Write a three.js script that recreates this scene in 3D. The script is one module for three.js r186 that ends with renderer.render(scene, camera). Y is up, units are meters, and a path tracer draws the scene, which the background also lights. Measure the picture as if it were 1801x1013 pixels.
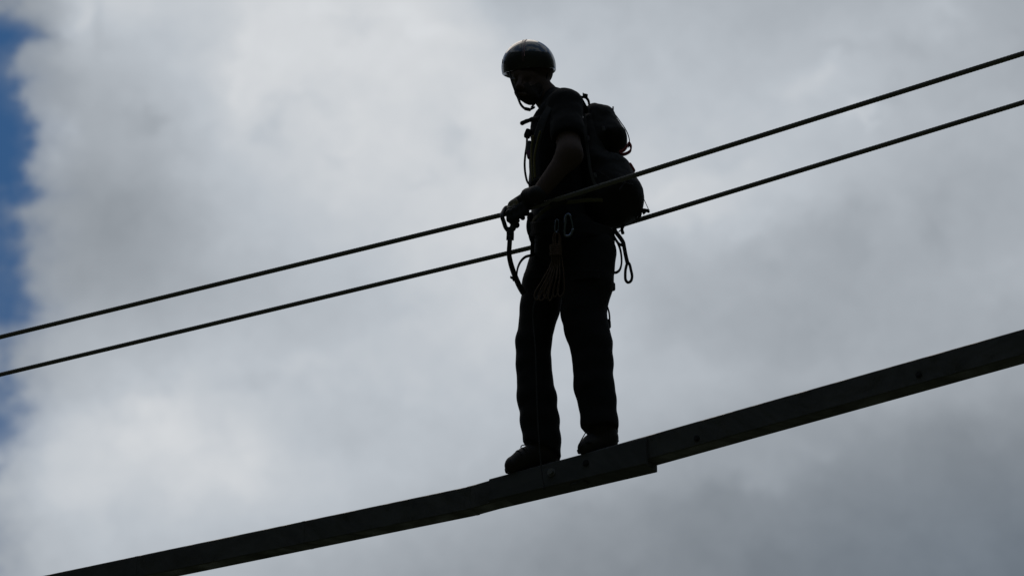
import * as THREE from 'three';
import { mergeGeometries, mergeVertices } from 'three/addons/utils/BufferGeometryUtils.js';
import { RoundedBoxGeometry } from 'three/addons/geometries/RoundedBoxGeometry.js';

// ---------------------------------------------------------------- camera, sky, sun, exposure
const scene = new THREE.Scene();
const F = 4050, W = 1801, H = 1013, PITCH = THREE.MathUtils.degToRad(24);
const camera = new THREE.PerspectiveCamera(2 * THREE.MathUtils.radToDeg(Math.atan(H / 2 / F)), W / H, 0.1, 6000);
camera.position.set(0, 1.6, 0);
camera.rotation.x = PITCH;
camera.updateMatrixWorld();
scene.add(camera);
const renderer = new THREE.WebGLRenderer({ antialias: true });
renderer.toneMapping = THREE.LinearToneMapping;
renderer.toneMappingExposure = 1;
renderer.shadowMap.enabled = true;

// seeded noise
function rng(seed) { let s = seed >>> 0; return () => { s = (s + 0x6D2B79F5) | 0; let t = Math.imul(s ^ (s >>> 15), 1 | s); t = (t + Math.imul(t ^ (t >>> 7), 61 | t)) ^ t; return ((t ^ (t >>> 14)) >>> 0) / 4294967296; }; }
const PERM = (() => { const r = rng(71), p = Array.from({ length: 256 }, (_, i) => i); for (let i = 255; i > 0; i--) { const j = Math.floor(r() * (i + 1)); [p[i], p[j]] = [p[j], p[i]]; } return Uint8Array.from([...p, ...p]); })();
const fade = t => t * t * t * (t * (t * 6 - 15) + 10);
const lerp = (a, b, t) => a + (b - a) * t;
const clamp = (x, a = 0, b = 1) => Math.min(b, Math.max(a, x));
const smooth = (a, b, x) => { const t = clamp((x - a) / (b - a)); return t * t * (3 - 2 * t); };
function grad(h, x, y, z) { const u = (h & 8) ? y : x, v = (h & 12) === 0 ? y : ((h & 13) === 12 ? x : z); return ((h & 1) ? -u : u) + ((h & 2) ? -v : v); }
function noise(x, y, z = 0) {
  const X = Math.floor(x), Y = Math.floor(y), Z = Math.floor(z); x -= X; y -= Y; z -= Z;
  const u = fade(x), v = fade(y), w = fade(z), P = PERM, a = X & 255, b = Y & 255, c = Z & 255;
  const A = P[a] + b, AA = P[A & 255] + c, AB = P[(A + 1) & 255] + c, B = P[(a + 1) & 255] + b, BA = P[B & 255] + c, BB = P[(B + 1) & 255] + c;
  const g = (h, dx, dy, dz) => grad(P[h & 255] & 15, x - dx, y - dy, z - dz);
  return lerp(lerp(lerp(g(AA, 0, 0, 0), g(BA, 1, 0, 0), u), lerp(g(AB, 0, 1, 0), g(BB, 1, 1, 0), u), v), lerp(lerp(g(AA + 1, 0, 0, 1), g(BA + 1, 1, 0, 1), u), lerp(g(AB + 1, 0, 1, 1), g(BB + 1, 1, 1, 1), u), v), w);
}
function fbm(x, y, z, n) { let a = 0.5, s = 0; for (let i = 0; i < n; i++) { s += a * noise(x, y, z); x = x * 2.03 + 5.1; y = y * 2.03 + 1.7; z = z * 2.03 + 9.2; a *= 0.5; } return s; }
const lin = c => { c /= 255; return c <= 0.04045 ? c / 12.92 : ((c + 0.055) / 1.055) ** 2.4; };

// The sky: a bank of broken grey cloud with blue sky to its left, as one equirectangular map of radiance.
// Cloud brightness (sRGB grey) sampled over a patch of sky 25 x 14 degrees; it goes on as even broken cloud beyond.
const GX = [0, 80, 160, 300, 450, 600, 750, 880, 1050, 1200, 1350, 1500, 1650, 1801];
const GY = [0, 85, 170, 255, 340, 425, 510, 595, 680, 765, 850, 930, 1013];
const GL = [
  [150, 168, 196, 199, 210, 212, 210, 189, 185, 181, 178, 176, 179, 170],
  [150, 166, 186, 193, 211, 214, 213, 201, 190, 187, 182, 184, 178, 170],
  [158, 166, 174, 186, 207, 212, 211, 209, 192, 192, 190, 188, 180, 171],
  [162, 172, 170, 180, 203, 210, 208, 210, 197, 196, 194, 184, 176, 171],
  [158, 160, 157, 168, 193, 204, 205, 212, 203, 202, 194, 180, 172, 172],
  [154, 158, 158, 166, 186, 195, 203, 208, 196, 186, 178, 172, 170, 173],
  [156, 160, 161, 168, 180, 188, 200, 204, 188, 174, 173, 168, 171, 174],
  [160, 172, 178, 182, 189, 192, 197, 201, 188, 176, 170, 168, 168, 164],
  [164, 178, 190, 195, 193, 192, 194, 195, 186, 182, 171, 168, 164, 156],
  [182, 194, 201, 205, 199, 191, 189, 187, 176, 162, 158, 150, 144, 138],
  [181, 194, 201, 204, 203, 193, 186, 178, 164, 152, 149, 138, 133, 128],
  [172, 186, 192, 193, 190, 182, 172, 163, 150, 140, 136, 129, 125, 120],
  [166, 178, 188, 184, 176, 168, 158, 150, 142, 134, 128, 124, 121, 116]];
// smaller patches of light and shade in the bank: x, y, half-width, half-height, grey
const SPOTS = [[248, 212, 34, 26, -9], [262, 200, 14, 12, -6], [145, 40, 22, 40, 12], [176, 50, 14, 60, -7], [70, 60, 40, 14, -10], [100, 150, 40, 30, -6], [95, 225, 26, 34, 12], [215, 400, 60, 70, -3], [150, 350, 60, 60, -3], [330, 310, 60, 24, 6], [120, 400, 30, 50, 4], [430, 110, 20, 120, 5], [610, 45, 60, 16, -6], [540, 195, 70, 14, -5], [470, 230, 30, 30, -9], [770, 40, 80, 30, 5], [895, 20, 60, 50, -5], [800, 250, 40, 30, -10], [590, 275, 30, 14, -6], [720, 320, 40, 16, -5], [250, 745, 60, 60, 5], [310, 720, 90, 40, 5], [430, 760, 40, 60, 5], [200, 690, 50, 14, -6], [290, 690, 30, 14, -8], [450, 680, 50, 24, -7], [130, 870, 90, 60, 4], [1440, 130, 50, 26, 10], [1480, 100, 60, 16, -7], [1400, 165, 40, 24, 8], [1520, 195, 24, 10, 10], [1560, 165, 40, 20, -6], [1600, 90, 60, 20, -5], [1670, 30, 80, 24, 6], [1210, 375, 60, 20, 6], [1350, 385, 60, 16, 6], [1480, 400, 40, 60, -6], [1650, 410, 30, 50, -6], [1330, 465, 60, 30, -6], [1400, 600, 60, 50, -6], [1050, 600, 60, 80, 6], [1300, 820, 80, 26, 5], [1370, 850, 80, 24, 4], [1430, 800, 60, 30, 5], [1250, 880, 90, 24, -5], [1700, 800, 60, 60, -4], [640, 560, 90, 40, -5], [560, 640, 70, 30, 4], [1160, 330, 60, 20, 6], [1250, 300, 60, 16, -4]];
// how hazy the blue is, and how soft the edge of the bank, from top to bottom
const VEIL = [[-80, 0.7], [8, 0.58], [38, 0.22], [70, 0.06], [120, 0.12], [180, 0.05], [300, 0.04], [335, 0.16], [365, 0.34], [400, 0.22], [450, 0.16], [500, 0.10], [555, 0.12], [590, 0.42], [650, 0.5], [700, 0.28], [760, 0.2], [800, 0.5], [850, 0.7], [930, 0.62], [1013, 0.5]];
const SOFT = [[-80, 2.6], [50, 2.2], [85, 1.5], [190, 1.35], [320, 1.1], [350, 1.9], [450, 1.7], [540, 1.8], [600, 2.6], [700, 1.8], [800, 2.4], [1013, 3]];
const along = (T, y) => { let i = 0; while (i < T.length - 2 && T[i + 1][0] < y) i++; return lerp(T[i][1], T[i + 1][1], smooth(T[i][0], T[i + 1][0], y)); };
const EDGE = [[-60, 40], [0, 12], [30, 22], [50, 52], [62, 62], [84, 28], [110, 24], [140, 38], [175, 34], [205, 50], [222, 60], [262, 52], [300, 47], [338, 62], [352, 50], [366, 30], [400, 40], [440, 42], [470, 26], [510, 42], [540, 62], [560, 50], [590, 14], [640, 8], [680, 32], [720, 42], [750, 34], [790, 4], [830, -20], [900, -40], [1013, -20], [1080, 10]];
function edgeAt(y) { let i = 0; while (i < EDGE.length - 2 && EDGE[i + 1][0] < y) i++; return lerp(EDGE[i][1], EDGE[i + 1][1], clamp((y - EDGE[i][0]) / (EDGE[i + 1][0] - EDGE[i][0]))); }
function cubic(a, b, c, d, t) { return b + 0.5 * t * (c - a + t * (2 * a - 5 * b + 4 * c - d + t * (3 * (b - c) + d - a))); }
function greyAt(px, py) {
  px = clamp(px, 0, W); py = clamp(py, 0, H);
  let i = 0; while (i < GX.length - 2 && GX[i + 1] < px) i++;
  let j = 0; while (j < GY.length - 2 && GY[j + 1] < py) j++;
  const tx = (px - GX[i]) / (GX[i + 1] - GX[i]), ty = (py - GY[j]) / (GY[j + 1] - GY[j]);
  const at = (a, b) => GL[clamp(b, 0, GY.length - 1)][clamp(a, 0, GX.length - 1)];
  const row = b => cubic(at(i - 1, b), at(i, b), at(i + 1, b), at(i + 2, b), tx);
  return cubic(row(j - 1), row(j), row(j + 1), row(j + 2), ty);
}
function skyColor(x, y, z, out) {
  // where the direction falls in the patch
  const cf = y * Math.sin(PITCH) - z * Math.cos(PITCH), cu = y * Math.cos(PITCH) + z * Math.sin(PITCH);
  let px = -1e4, py = 0;
  if (cf > 0.2) { px = W / 2 + x / cf * F; py = H / 2 - cu / cf * F; }
  const q = 7, n0 = fbm(x * q + 3, y * q, z * q, 4), n1 = fbm(x * q * 1.1 + 13, y * q * 1.1 + 7, z * q * 1.1, 4);
  // broken cloud everywhere
  let g = 172 + 60 * n0, cover = smooth(-0.16, 0.06, fbm(x * 3.1 + 40, y * 4.4 + 3, z * 3.1, 5) - 0.06 - 0.10 * z + 0.05 * x);
  let haze = 0.12;
  if (cf > 0.2) {
    const s = 1 / 95, wx = 46 * fbm(px * s, py * s, 3.3, 4), wy = 46 * fbm(px * s, py * s, 8.8, 4);
    const d = Math.max(0, -px - 10, px - W, -py, py - H), inside = 1 - smooth(40, 650, d);
    const f = fbm(px / 150 + wx / 60, py / 120 + wy / 60, 1.7, 5), f2 = fbm(px / 46, py / 40, 5.2, 4);
    let gg = greyAt(px + 0.8 * wx, py + 0.8 * wy) + 9 * f + 4 * f2;
    if (inside > 0) for (const p of SPOTS) { const a = (px + 1.6 * wx + 26 * f2 - p[0]) / p[2], b = (py + 1.6 * wy - 26 * f2 - p[1]) / p[3], e = a * a + b * b; if (e < 9) gg += p[4] * Math.exp(-e); }
    g = lerp(g, gg, inside);
    const e = edgeAt(py + 0.3 * wy), dd = px + 0.4 * wx + 16 * f2 + 18 * fbm(px / 30, py / 26, 9.1, 3) - e, so = along(SOFT, py);
    const cc = 0.62 * smooth(-12 * so, 16 * so, dd) + 0.24 * smooth(-30 * so, 46 * so, dd) + 0.14 * smooth(-10, 120, dd);
    cover = lerp(cover, cc, inside);
    haze = lerp(haze, clamp(along(VEIL, py + 0.4 * wy) * (1 + 1.6 * f + 1.2 * f2) - 0.0022 * Math.max(0, e - px - 25)), inside);
    const low = smooth(700, 1013, py) * smooth(1000, 1801, px) * inside;   // the shaded base of the bank, bluer
    out.low = low;
  } else out.low = 0;
  const k = g / 200;
  // cloud grey, cooler where it is darker
  const cool = clamp((212 - g) / 20) + 0.75 * out.low;
  const cr = lin(g + 1 - 3.2 - 3.4 * cool), cg = lin(g + 1), cb = lin(g + 1 + 3.6 + 3.6 * cool);
  const up = clamp(y), br = lerp(lin(58), lin(46), up), bg = lerp(lin(94), lin(82), up), bb = lerp(lin(137), lin(126), up);
  const c = cover + (1 - cover) * haze;
  out.r = lerp(br, cr, c); out.g = lerp(bg, cg, c); out.b = lerp(bb, cb, c);
}
{
  const SW = 4096, SH = 2048, data = new Float32Array(SW * SH * 4), o = {};
  const dir = (i, j) => { const v = ((j + 0.5) / SH - 0.5) * Math.PI, u = ((i + 0.5) / SW - 0.5) * 2 * Math.PI; return [Math.cos(v) * Math.cos(u), Math.sin(v), Math.cos(v) * Math.sin(u)]; };
  const put = (i, j, c) => { const k = 4 * (j * SW + ((i + SW) % SW)); data[k] = c.r; data[k + 1] = c.g; data[k + 2] = c.b; data[k + 3] = 1; };
  const ST = 8, cw = SW / ST, ch = SH / ST, coarse = [];
  for (let j = 0; j <= ch; j++) for (let i = 0; i < cw; i++) { skyColor(...dir(i * ST, Math.min(SH - 1, Math.max(j * ST, SH / 2 + 2))), o); coarse.push({ ...o }); }
  for (let j = 0; j < SH; j++) for (let i = 0; i < SW; i++) {
    const a = Math.floor(i / ST), b = Math.floor(j / ST), tx = i / ST - a, ty = j / ST - b;
    const A = coarse[b * cw + a], B = coarse[b * cw + (a + 1) % cw], C = coarse[(b + 1) * cw + a], D = coarse[(b + 1) * cw + (a + 1) % cw];
    o.r = lerp(lerp(A.r, B.r, tx), lerp(C.r, D.r, tx), ty); o.g = lerp(lerp(A.g, B.g, tx), lerp(C.g, D.g, tx), ty); o.b = lerp(lerp(A.b, B.b, tx), lerp(C.b, D.b, tx), ty);
    put(i, j, o);
  }
  const i0 = Math.floor(SW * (0.25 - 22 / 360)), i1 = Math.ceil(SW * (0.25 + 22 / 360)), j0 = Math.floor(SH * (0.5 + 8 / 180)), j1 = Math.ceil(SH * (0.5 + 42 / 180));
  for (let j = j0; j < j1; j++) for (let i = i0; i < i1; i++) { skyColor(...dir(i, j), o); put(i, j, o); }
  const tex = new THREE.DataTexture(data, SW, SH, THREE.RGBAFormat, THREE.FloatType);
  tex.mapping = THREE.EquirectangularReflectionMapping; tex.magFilter = tex.minFilter = THREE.LinearFilter; tex.needsUpdate = true;
  scene.background = tex; scene.environment = tex;
}
const sun = new THREE.DirectionalLight(0xfff1df, 0.5);      // behind the cloud, up and beyond the walker
sun.position.set(-12, 70, -50); sun.target.position.set(0, 4, -8);
sun.castShadow = true; sun.shadow.radius = 70; sun.shadow.mapSize.set(2048, 2048);
Object.assign(sun.shadow.camera, { left: -25, right: 25, top: 25, bottom: -25, near: 1, far: 200 });
scene.add(sun, sun.target);

// ---------------------------------------------------------------- helpers
const V = (x, y, z) => new THREE.Vector3(x, y, z);
const cosP = Math.cos(PITCH), sinP = Math.sin(PITCH);
function at(px, py, D) { const X = (px - W / 2) / F * D, Y = (H / 2 - py) / F * D; return V(X, 1.6 + Y * cosP + D * sinP, Y * sinP - D * cosP); }
function ray(px, py) { return at(px, py, 1).sub(camera.position); }
const names = new Map();
function numbered(n) { const k = names.get(n) || 0; names.set(n, k + 1); return k ? `${n}_${String(k).padStart(3, '0')}` : n; }
function thing(name, label, category, pos = V(0, 0, 0), group) {
  const g = new THREE.Group(); g.name = numbered(name); g.position.copy(pos); g.userData = { label, category };
  if (group) g.userData.group = group;
  scene.add(g); return g;
}
function part(name, geo, mat, parent, label) {
  const list = Array.isArray(geo) ? geo : [geo];
  const g = list.length > 1 ? mergeGeometries(list.map(x => { const y = x.index ? x.toNonIndexed() : x.clone(); for (const k of Object.keys(y.attributes)) if (!['position', 'normal', 'uv'].includes(k)) y.deleteAttribute(k); if (!y.attributes.uv) y.setAttribute('uv', new THREE.BufferAttribute(new Float32Array(y.attributes.position.count * 2), 2)); return y; })) : list[0];
  const m = new THREE.Mesh(g, mat); m.name = name; m.castShadow = m.receiveShadow = true;
  if (label) m.userData.label = label;
  parent.add(m); return m;
}
// thing-local geometry is made in world space and then moved back by the thing's base
const rel = (geo, base) => { geo.translate(-base.x, -base.y, -base.z); return geo; };

// bump textures shared by the materials
function bumpTexture(n, fn) {
  const d = new Uint8Array(n * n * 4);
  for (let y = 0; y < n; y++) for (let x = 0; x < n; x++) { const v = clamp(fn(x / n, y / n)) * 255, k = 4 * (y * n + x); d[k] = d[k + 1] = d[k + 2] = v; d[k + 3] = 255; }
  const t = new THREE.DataTexture(d, n, n); t.wrapS = t.wrapT = THREE.RepeatWrapping; t.magFilter = THREE.LinearFilter; t.needsUpdate = true; return t;
}
const tile = (x, y, n, f) => { const a = 2 * Math.PI; return fbm(Math.cos(a * x) * f, Math.sin(a * x) * f + 3 * Math.cos(a * y), Math.sin(a * y) * f, n); };
const wearMap = bumpTexture(256, (x, y) => 0.7 + 0.4 * tile(x, y, 5, 1.6));
const rustMap = bumpTexture(256, (x, y) => 0.55 + 0.9 * tile(x, y, 5, 2.2));
const mat = (rgb, rough = 0.85, extra = {}) => new THREE.MeshStandardMaterial({ color: new THREE.Color().setRGB(...rgb), roughness: rough, ...extra });
const M = {
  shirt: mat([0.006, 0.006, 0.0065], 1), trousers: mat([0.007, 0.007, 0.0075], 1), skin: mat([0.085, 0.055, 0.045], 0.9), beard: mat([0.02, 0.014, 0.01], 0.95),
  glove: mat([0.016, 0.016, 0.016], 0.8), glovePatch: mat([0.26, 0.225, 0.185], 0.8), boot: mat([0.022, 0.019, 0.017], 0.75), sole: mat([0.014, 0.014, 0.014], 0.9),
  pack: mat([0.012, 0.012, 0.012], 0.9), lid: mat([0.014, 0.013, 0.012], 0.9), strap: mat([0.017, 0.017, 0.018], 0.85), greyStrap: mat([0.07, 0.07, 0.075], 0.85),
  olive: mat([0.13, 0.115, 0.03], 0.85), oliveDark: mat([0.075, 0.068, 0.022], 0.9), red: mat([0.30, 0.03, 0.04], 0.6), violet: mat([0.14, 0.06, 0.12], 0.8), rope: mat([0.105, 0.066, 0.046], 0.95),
  metal: new THREE.MeshStandardMaterial({ color: new THREE.Color().setRGB(0.20, 0.23, 0.30), metalness: 1, roughness: 0.12 }), darkMetal: mat([0.03, 0.03, 0.032], 0.5, { metalness: 0.5 }),
  cable: mat([0.16, 0.155, 0.145], 0.85), beam: mat([0.108, 0.107, 0.106], 1, { map: wearMap, bumpMap: rustMap, bumpScale: 0.0015, roughnessMap: rustMap }),
  sleeve: mat([0.11, 0.113, 0.118], 0.95, { map: wearMap, bumpMap: rustMap, bumpScale: 0.001 }), bolt: mat([0.2, 0.2, 0.205], 0.5, { metalness: 0.5 }), hole: mat([0.008, 0.008, 0.008], 0.9),
  helmet: new THREE.MeshPhysicalMaterial({ color: new THREE.Color().setRGB(0.008, 0.009, 0.012), roughness: 0.5, specularIntensity: 0.4, clearcoat: 1, clearcoatRoughness: 0.03 }),
  stripe: new THREE.MeshPhysicalMaterial({ color: new THREE.Color().setRGB(0.04, 0.012, 0.018), roughness: 0.5, clearcoat: 0.6, clearcoatRoughness: 0.25 }), pink: mat([0.45, 0.25, 0.28], 0.5),
  foam: mat([0.012, 0.012, 0.012], 0.95), eye: mat([0.25, 0.23, 0.21], 0.4),
};

// ---- smooth solids: tapered capsules joined by a smooth minimum, meshed by surface nets
function capsules(prims) {   // prims: {a, b, ra, rb, k}
  return prims.map(p => { const a = p.a, b = p.b || p.a, d = b.clone().sub(a); return { ...p, a, b, d, ra: p.ra, rb: p.rb ?? p.ra, l: Math.max(1e-9, d.lengthSq()), z: p.z || 1 }; });
}
function field(prims, k) {
  const P = capsules(prims);
  return (x, y, z) => {
    let r = 1e3;
    for (const p of P) {
      const ax = x - p.a.x, ay = y - p.a.y, az = (z - p.a.z) / p.z, dz = p.d.z / p.z;
      const l = p.z === 1 ? p.l : Math.max(1e-9, p.d.x * p.d.x + p.d.y * p.d.y + dz * dz);
      const t = clamp((ax * p.d.x + ay * p.d.y + az * dz) / l);
      const ex = ax - t * p.d.x, ey = ay - t * p.d.y, ez = az - t * dz;
      let d = Math.sqrt(ex * ex + ey * ey + ez * ez) - lerp(p.ra, p.rb, t);
      const kk = p.k ?? k;
      if (p.cut) { d = -d; const h = Math.max(kk - Math.abs(r - d), 0) / kk; r = Math.max(r, d) + h * h * kk / 4; }
      else if (r > 100) r = d;
      else { const h = Math.max(kk - Math.abs(r - d), 0) / kk; r = Math.min(r, d) - h * h * kk / 4; }
    }
    return r;
  };
}
function bounds(prims, pad) {
  const b = new THREE.Box3();
  for (const p of capsules(prims)) if (!p.cut) for (const [c, r] of [[p.a, p.ra], [p.b, p.rb]]) { b.expandByPoint(c.clone().addScalar(r * p.z + pad)); b.expandByPoint(c.clone().addScalar(-r * p.z - pad)); }
  return b;
}
function surfaceNets(f, box, cell) {
  const n = [0, 1, 2].map(i => Math.ceil((box.max.getComponent(i) - box.min.getComponent(i)) / cell) + 2), o = box.min.clone().subScalar(cell / 2);
  const [nx, ny, nz] = n, val = new Float32Array(nx * ny * nz), id = (i, j, k) => (k * ny + j) * nx + i;
  for (let k = 0; k < nz; k++) for (let j = 0; j < ny; j++) for (let i = 0; i < nx; i++) val[id(i, j, k)] = f(o.x + i * cell, o.y + j * cell, o.z + k * cell);
  const pos = [], idx = [], vid = new Int32Array(nx * ny * nz).fill(-1);
  for (let k = 0; k < nz - 1; k++) for (let j = 0; j < ny - 1; j++) for (let i = 0; i < nx - 1; i++) {
    let c = 0, sx = 0, sy = 0, sz = 0;
    const v = [];
    for (let q = 0; q < 8; q++) v.push(val[id(i + (q & 1), j + ((q >> 1) & 1), k + (q >> 2))]);
    let neg = 0; for (const q of v) if (q < 0) neg++;
    if (!neg || neg === 8) continue;
    for (let q = 0; q < 8; q++) for (const bit of [1, 2, 4]) if (!(q & bit)) {
      const a = v[q], b = v[q | bit]; if ((a < 0) === (b < 0)) continue;
      const t = a / (a - b); c++;
      sx += (q & 1) + (bit === 1 ? t : 0); sy += ((q >> 1) & 1) + (bit === 2 ? t : 0); sz += (q >> 2) + (bit === 4 ? t : 0);
    }
    vid[id(i, j, k)] = pos.length / 3; pos.push(o.x + (i + sx / c) * cell, o.y + (j + sy / c) * cell, o.z + (k + sz / c) * cell);
  }
  const quad = (a, b, c, d, flip) => { if (a < 0 || b < 0 || c < 0 || d < 0) return; flip ? idx.push(a, c, b, a, d, c) : idx.push(a, b, c, a, c, d); };
  for (let k = 1; k < nz - 1; k++) for (let j = 1; j < ny - 1; j++) for (let i = 1; i < nx - 1; i++) {
    const s = val[id(i, j, k)] < 0;
    if (s !== val[id(i + 1, j, k)] < 0) quad(vid[id(i, j - 1, k - 1)], vid[id(i, j, k - 1)], vid[id(i, j, k)], vid[id(i, j - 1, k)], !s);
    if (s !== val[id(i, j + 1, k)] < 0) quad(vid[id(i - 1, j, k - 1)], vid[id(i - 1, j, k)], vid[id(i, j, k)], vid[id(i, j, k - 1)], !s);
    if (s !== val[id(i, j, k + 1)] < 0) quad(vid[id(i - 1, j - 1, k)], vid[id(i, j - 1, k)], vid[id(i, j, k)], vid[id(i - 1, j, k)], !s);
  }
  const g = new THREE.BufferGeometry();
  g.setAttribute('position', new THREE.Float32BufferAttribute(pos, 3)); g.setIndex(idx); g.computeVertexNormals();
  return g;
}
function solid(prims, cell, k, shape) {   // shape(d, x, y, z) may fold, clip or roughen the field
  const f = field(prims, k), g = shape ? (x, y, z) => shape(f(x, y, z), x, y, z) : f;
  return surfaceNets(g, bounds(prims, cell * 2 + 0.006), cell);
}
// ---- straps, cords and rings
function curveOf(pts, closed = false, tension = 0.5) { return new THREE.CatmullRomCurve3(pts, closed, 'centripetal', tension); }
function cord(pts, r, closed = false, seg = 0, sides = 8) {
  const c = curveOf(pts, closed), n = seg || Math.max(8, pts.length * 6);
  const g = new THREE.TubeGeometry(c, n, r, sides, closed);
  if (closed) return g;
  const caps = [0, 1].map(t => { const s = new THREE.SphereGeometry(r * 0.99, sides, 6); s.translate(...c.getPoint(t).toArray()); return s; });
  return mergeGeometries([g, ...caps].map(x => x.toNonIndexed()));
}
function webbing(pts, width, thick, side, closed = false) {   // a flat band whose width runs along `side`
  const c = curveOf(pts, closed), n = Math.max(10, pts.length * 7), P = [], idx = [];
  const sec = [[-1, -0.6], [-0.8, -1], [0.8, -1], [1, -0.6], [1, 0.6], [0.8, 1], [-0.8, 1], [-1, 0.6]];
  for (let i = 0; i <= n; i++) {
    const t = i / n, p = c.getPoint(t), T = c.getTangent(t), S = (typeof side === 'function' ? side(t) : side).clone();
    S.addScaledVector(T, -S.dot(T)).normalize(); const N = T.clone().cross(S).normalize();
    for (const [a, b] of sec) P.push(p.clone().addScaledVector(S, a * width / 2).addScaledVector(N, b * thick / 2));
  }
  const m = sec.length;
  for (let i = 0; i < n; i++) for (let j = 0; j < m; j++) { const a = i * m + j, b = i * m + (j + 1) % m; idx.push(a, b, a + m, b, b + m, a + m); }
  if (!closed) for (let j = 1; j < m - 1; j++) { idx.push(0, j + 1, j); const e = n * m; idx.push(e, e + j, e + j + 1); }
  const g = new THREE.BufferGeometry(); g.setAttribute('position', new THREE.Float32BufferAttribute(P.flatMap(p => p.toArray()), 3)); g.setIndex(idx);
  const q = g.toNonIndexed(); q.computeVertexNormals(); return q;
}
function loft(rings, capped = true) {   // rings: arrays of points, same count, joined with flat shading
  const m = rings[0].length, P = rings.flat(), idx = [];
  for (let i = 0; i < rings.length - 1; i++) for (let j = 0; j < m; j++) { const a = i * m + j, b = i * m + (j + 1) % m; idx.push(a, a + m, b, b, a + m, b + m); }
  if (capped) for (let j = 1; j < m - 1; j++) { idx.push(0, j, j + 1); const e = (rings.length - 1) * m; idx.push(e, e + j + 1, e + j); }
  let g = new THREE.BufferGeometry(); g.setAttribute('position', new THREE.Float32BufferAttribute(P.flatMap(p => p.toArray()), 3)); g.setIndex(idx);
  g = g.toNonIndexed(); g.computeVertexNormals();
  const q = g.attributes.position, uv = new Float32Array(q.count * 2); for (let i = 0; i < q.count; i++) { uv[2 * i] = q.getX(i) * 0.9 + q.getZ(i) * 0.6; uv[2 * i + 1] = q.getY(i) * 1.1 + q.getZ(i) * 0.8; }
  g.setAttribute('uv', new THREE.BufferAttribute(uv, 2)); return g;
}

// ---------------------------------------------------------------- the valley: one sheet of ground, wooded slopes at the sides and behind
{
  const NA = 280, NR = 110, pos = [], col = [], idx = [];
  for (let j = 0; j <= NR; j++) for (let i = 0; i < NA; i++) {
    const r = 0.5 + 2600 * Math.pow(j / NR, 4), a = i / NA * Math.PI * 2;      // a = 0 looks along -z
    const x = Math.sin(a) * r, z = -Math.cos(a) * r, off = Math.abs(((a + Math.PI) % (2 * Math.PI)) - Math.PI);
    const wall = smooth(0.5, 1.15, off), n = fbm(x / 26, z / 26, 2, 4), n2 = fbm(x / 7, z / 7, 6, 3), n3 = fbm(x / 1.6, z / 1.6, 4, 4);
    const climb = Math.max(0, Math.min(r, 190) - 13) * (1.12 + 0.3 * n) + n2 * Math.min(9, r * 0.06) + n3 * Math.min(2.5, r * 0.05);
    const open = -0.06 * Math.max(0, Math.min(r, 400) - 6) + n2 * Math.min(1.2, r * 0.02);
    pos.push(x, lerp(open, Math.max(n2 * 0.2, climb), wall), z);
    const t = clamp(0.5 + 1.1 * n2 + 1.3 * n3), g = smooth(10, 40, r); col.push(lerp(0.06, lerp(0.022, 0.05, t), g), lerp(0.07, lerp(0.032, 0.065, t), g), lerp(0.035, lerp(0.018, 0.03, t), g));
  }
  for (let j = 0; j < NR; j++) for (let i = 0; i < NA; i++) { const a = j * NA + i, b = j * NA + (i + 1) % NA; idx.push(a, b, a + NA, b, b + NA, a + NA); }
  const g = new THREE.BufferGeometry(); g.setAttribute('position', new THREE.Float32BufferAttribute(pos, 3)); g.setAttribute('color', new THREE.Float32BufferAttribute(col, 3)); g.setIndex(idx); g.computeVertexNormals();
  const m = new THREE.Mesh(g, new THREE.MeshStandardMaterial({ vertexColors: true, roughness: 1, side: THREE.DoubleSide })); m.name = 'ground'; m.receiveShadow = m.castShadow = true; m.userData = { kind: 'structure', label: 'valley floor and wooded slopes below the rope bridge' };
  scene.add(m);
}

// ---------------------------------------------------------------- the bridge: a foot beam and two hand cables, coming nearer to the right
const GAP = 0.215, Dc = px => 9 / (1 + 0.45 * (px - 900.5) / F);
const YAW = Math.atan(0.45 / cosP), ALONG = V(-Math.cos(YAW), 0, -Math.sin(YAW)), NEAR = V(-Math.sin(YAW), 0, Math.cos(YAW)), UP = V(0, 1, 0);
const beamTop = x => x < 818 ? 1028.1 - 0.2095 * x : 1088.2 - 0.283 * x ;
const BH = 0.096, BW = 0.082, topEdge = (px, py) => at(px, py, Dc(px) - BW / 2 * Math.cos(YAW) * cosP);
const beamAt = topEdge(985, beamTop(985));
const MID = beamAt.clone().addScaledVector(NEAR, -BW / 2);
const onPlane = (px, py, n) => { const d = ray(px, py), o = camera.position.clone().sub(MID); return camera.position.clone().addScaledVector(d, (n - o.dot(NEAR)) / d.dot(NEAR)); };   // pixel ray met by the upright plane n metres nearer than the middle of the bridge
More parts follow.
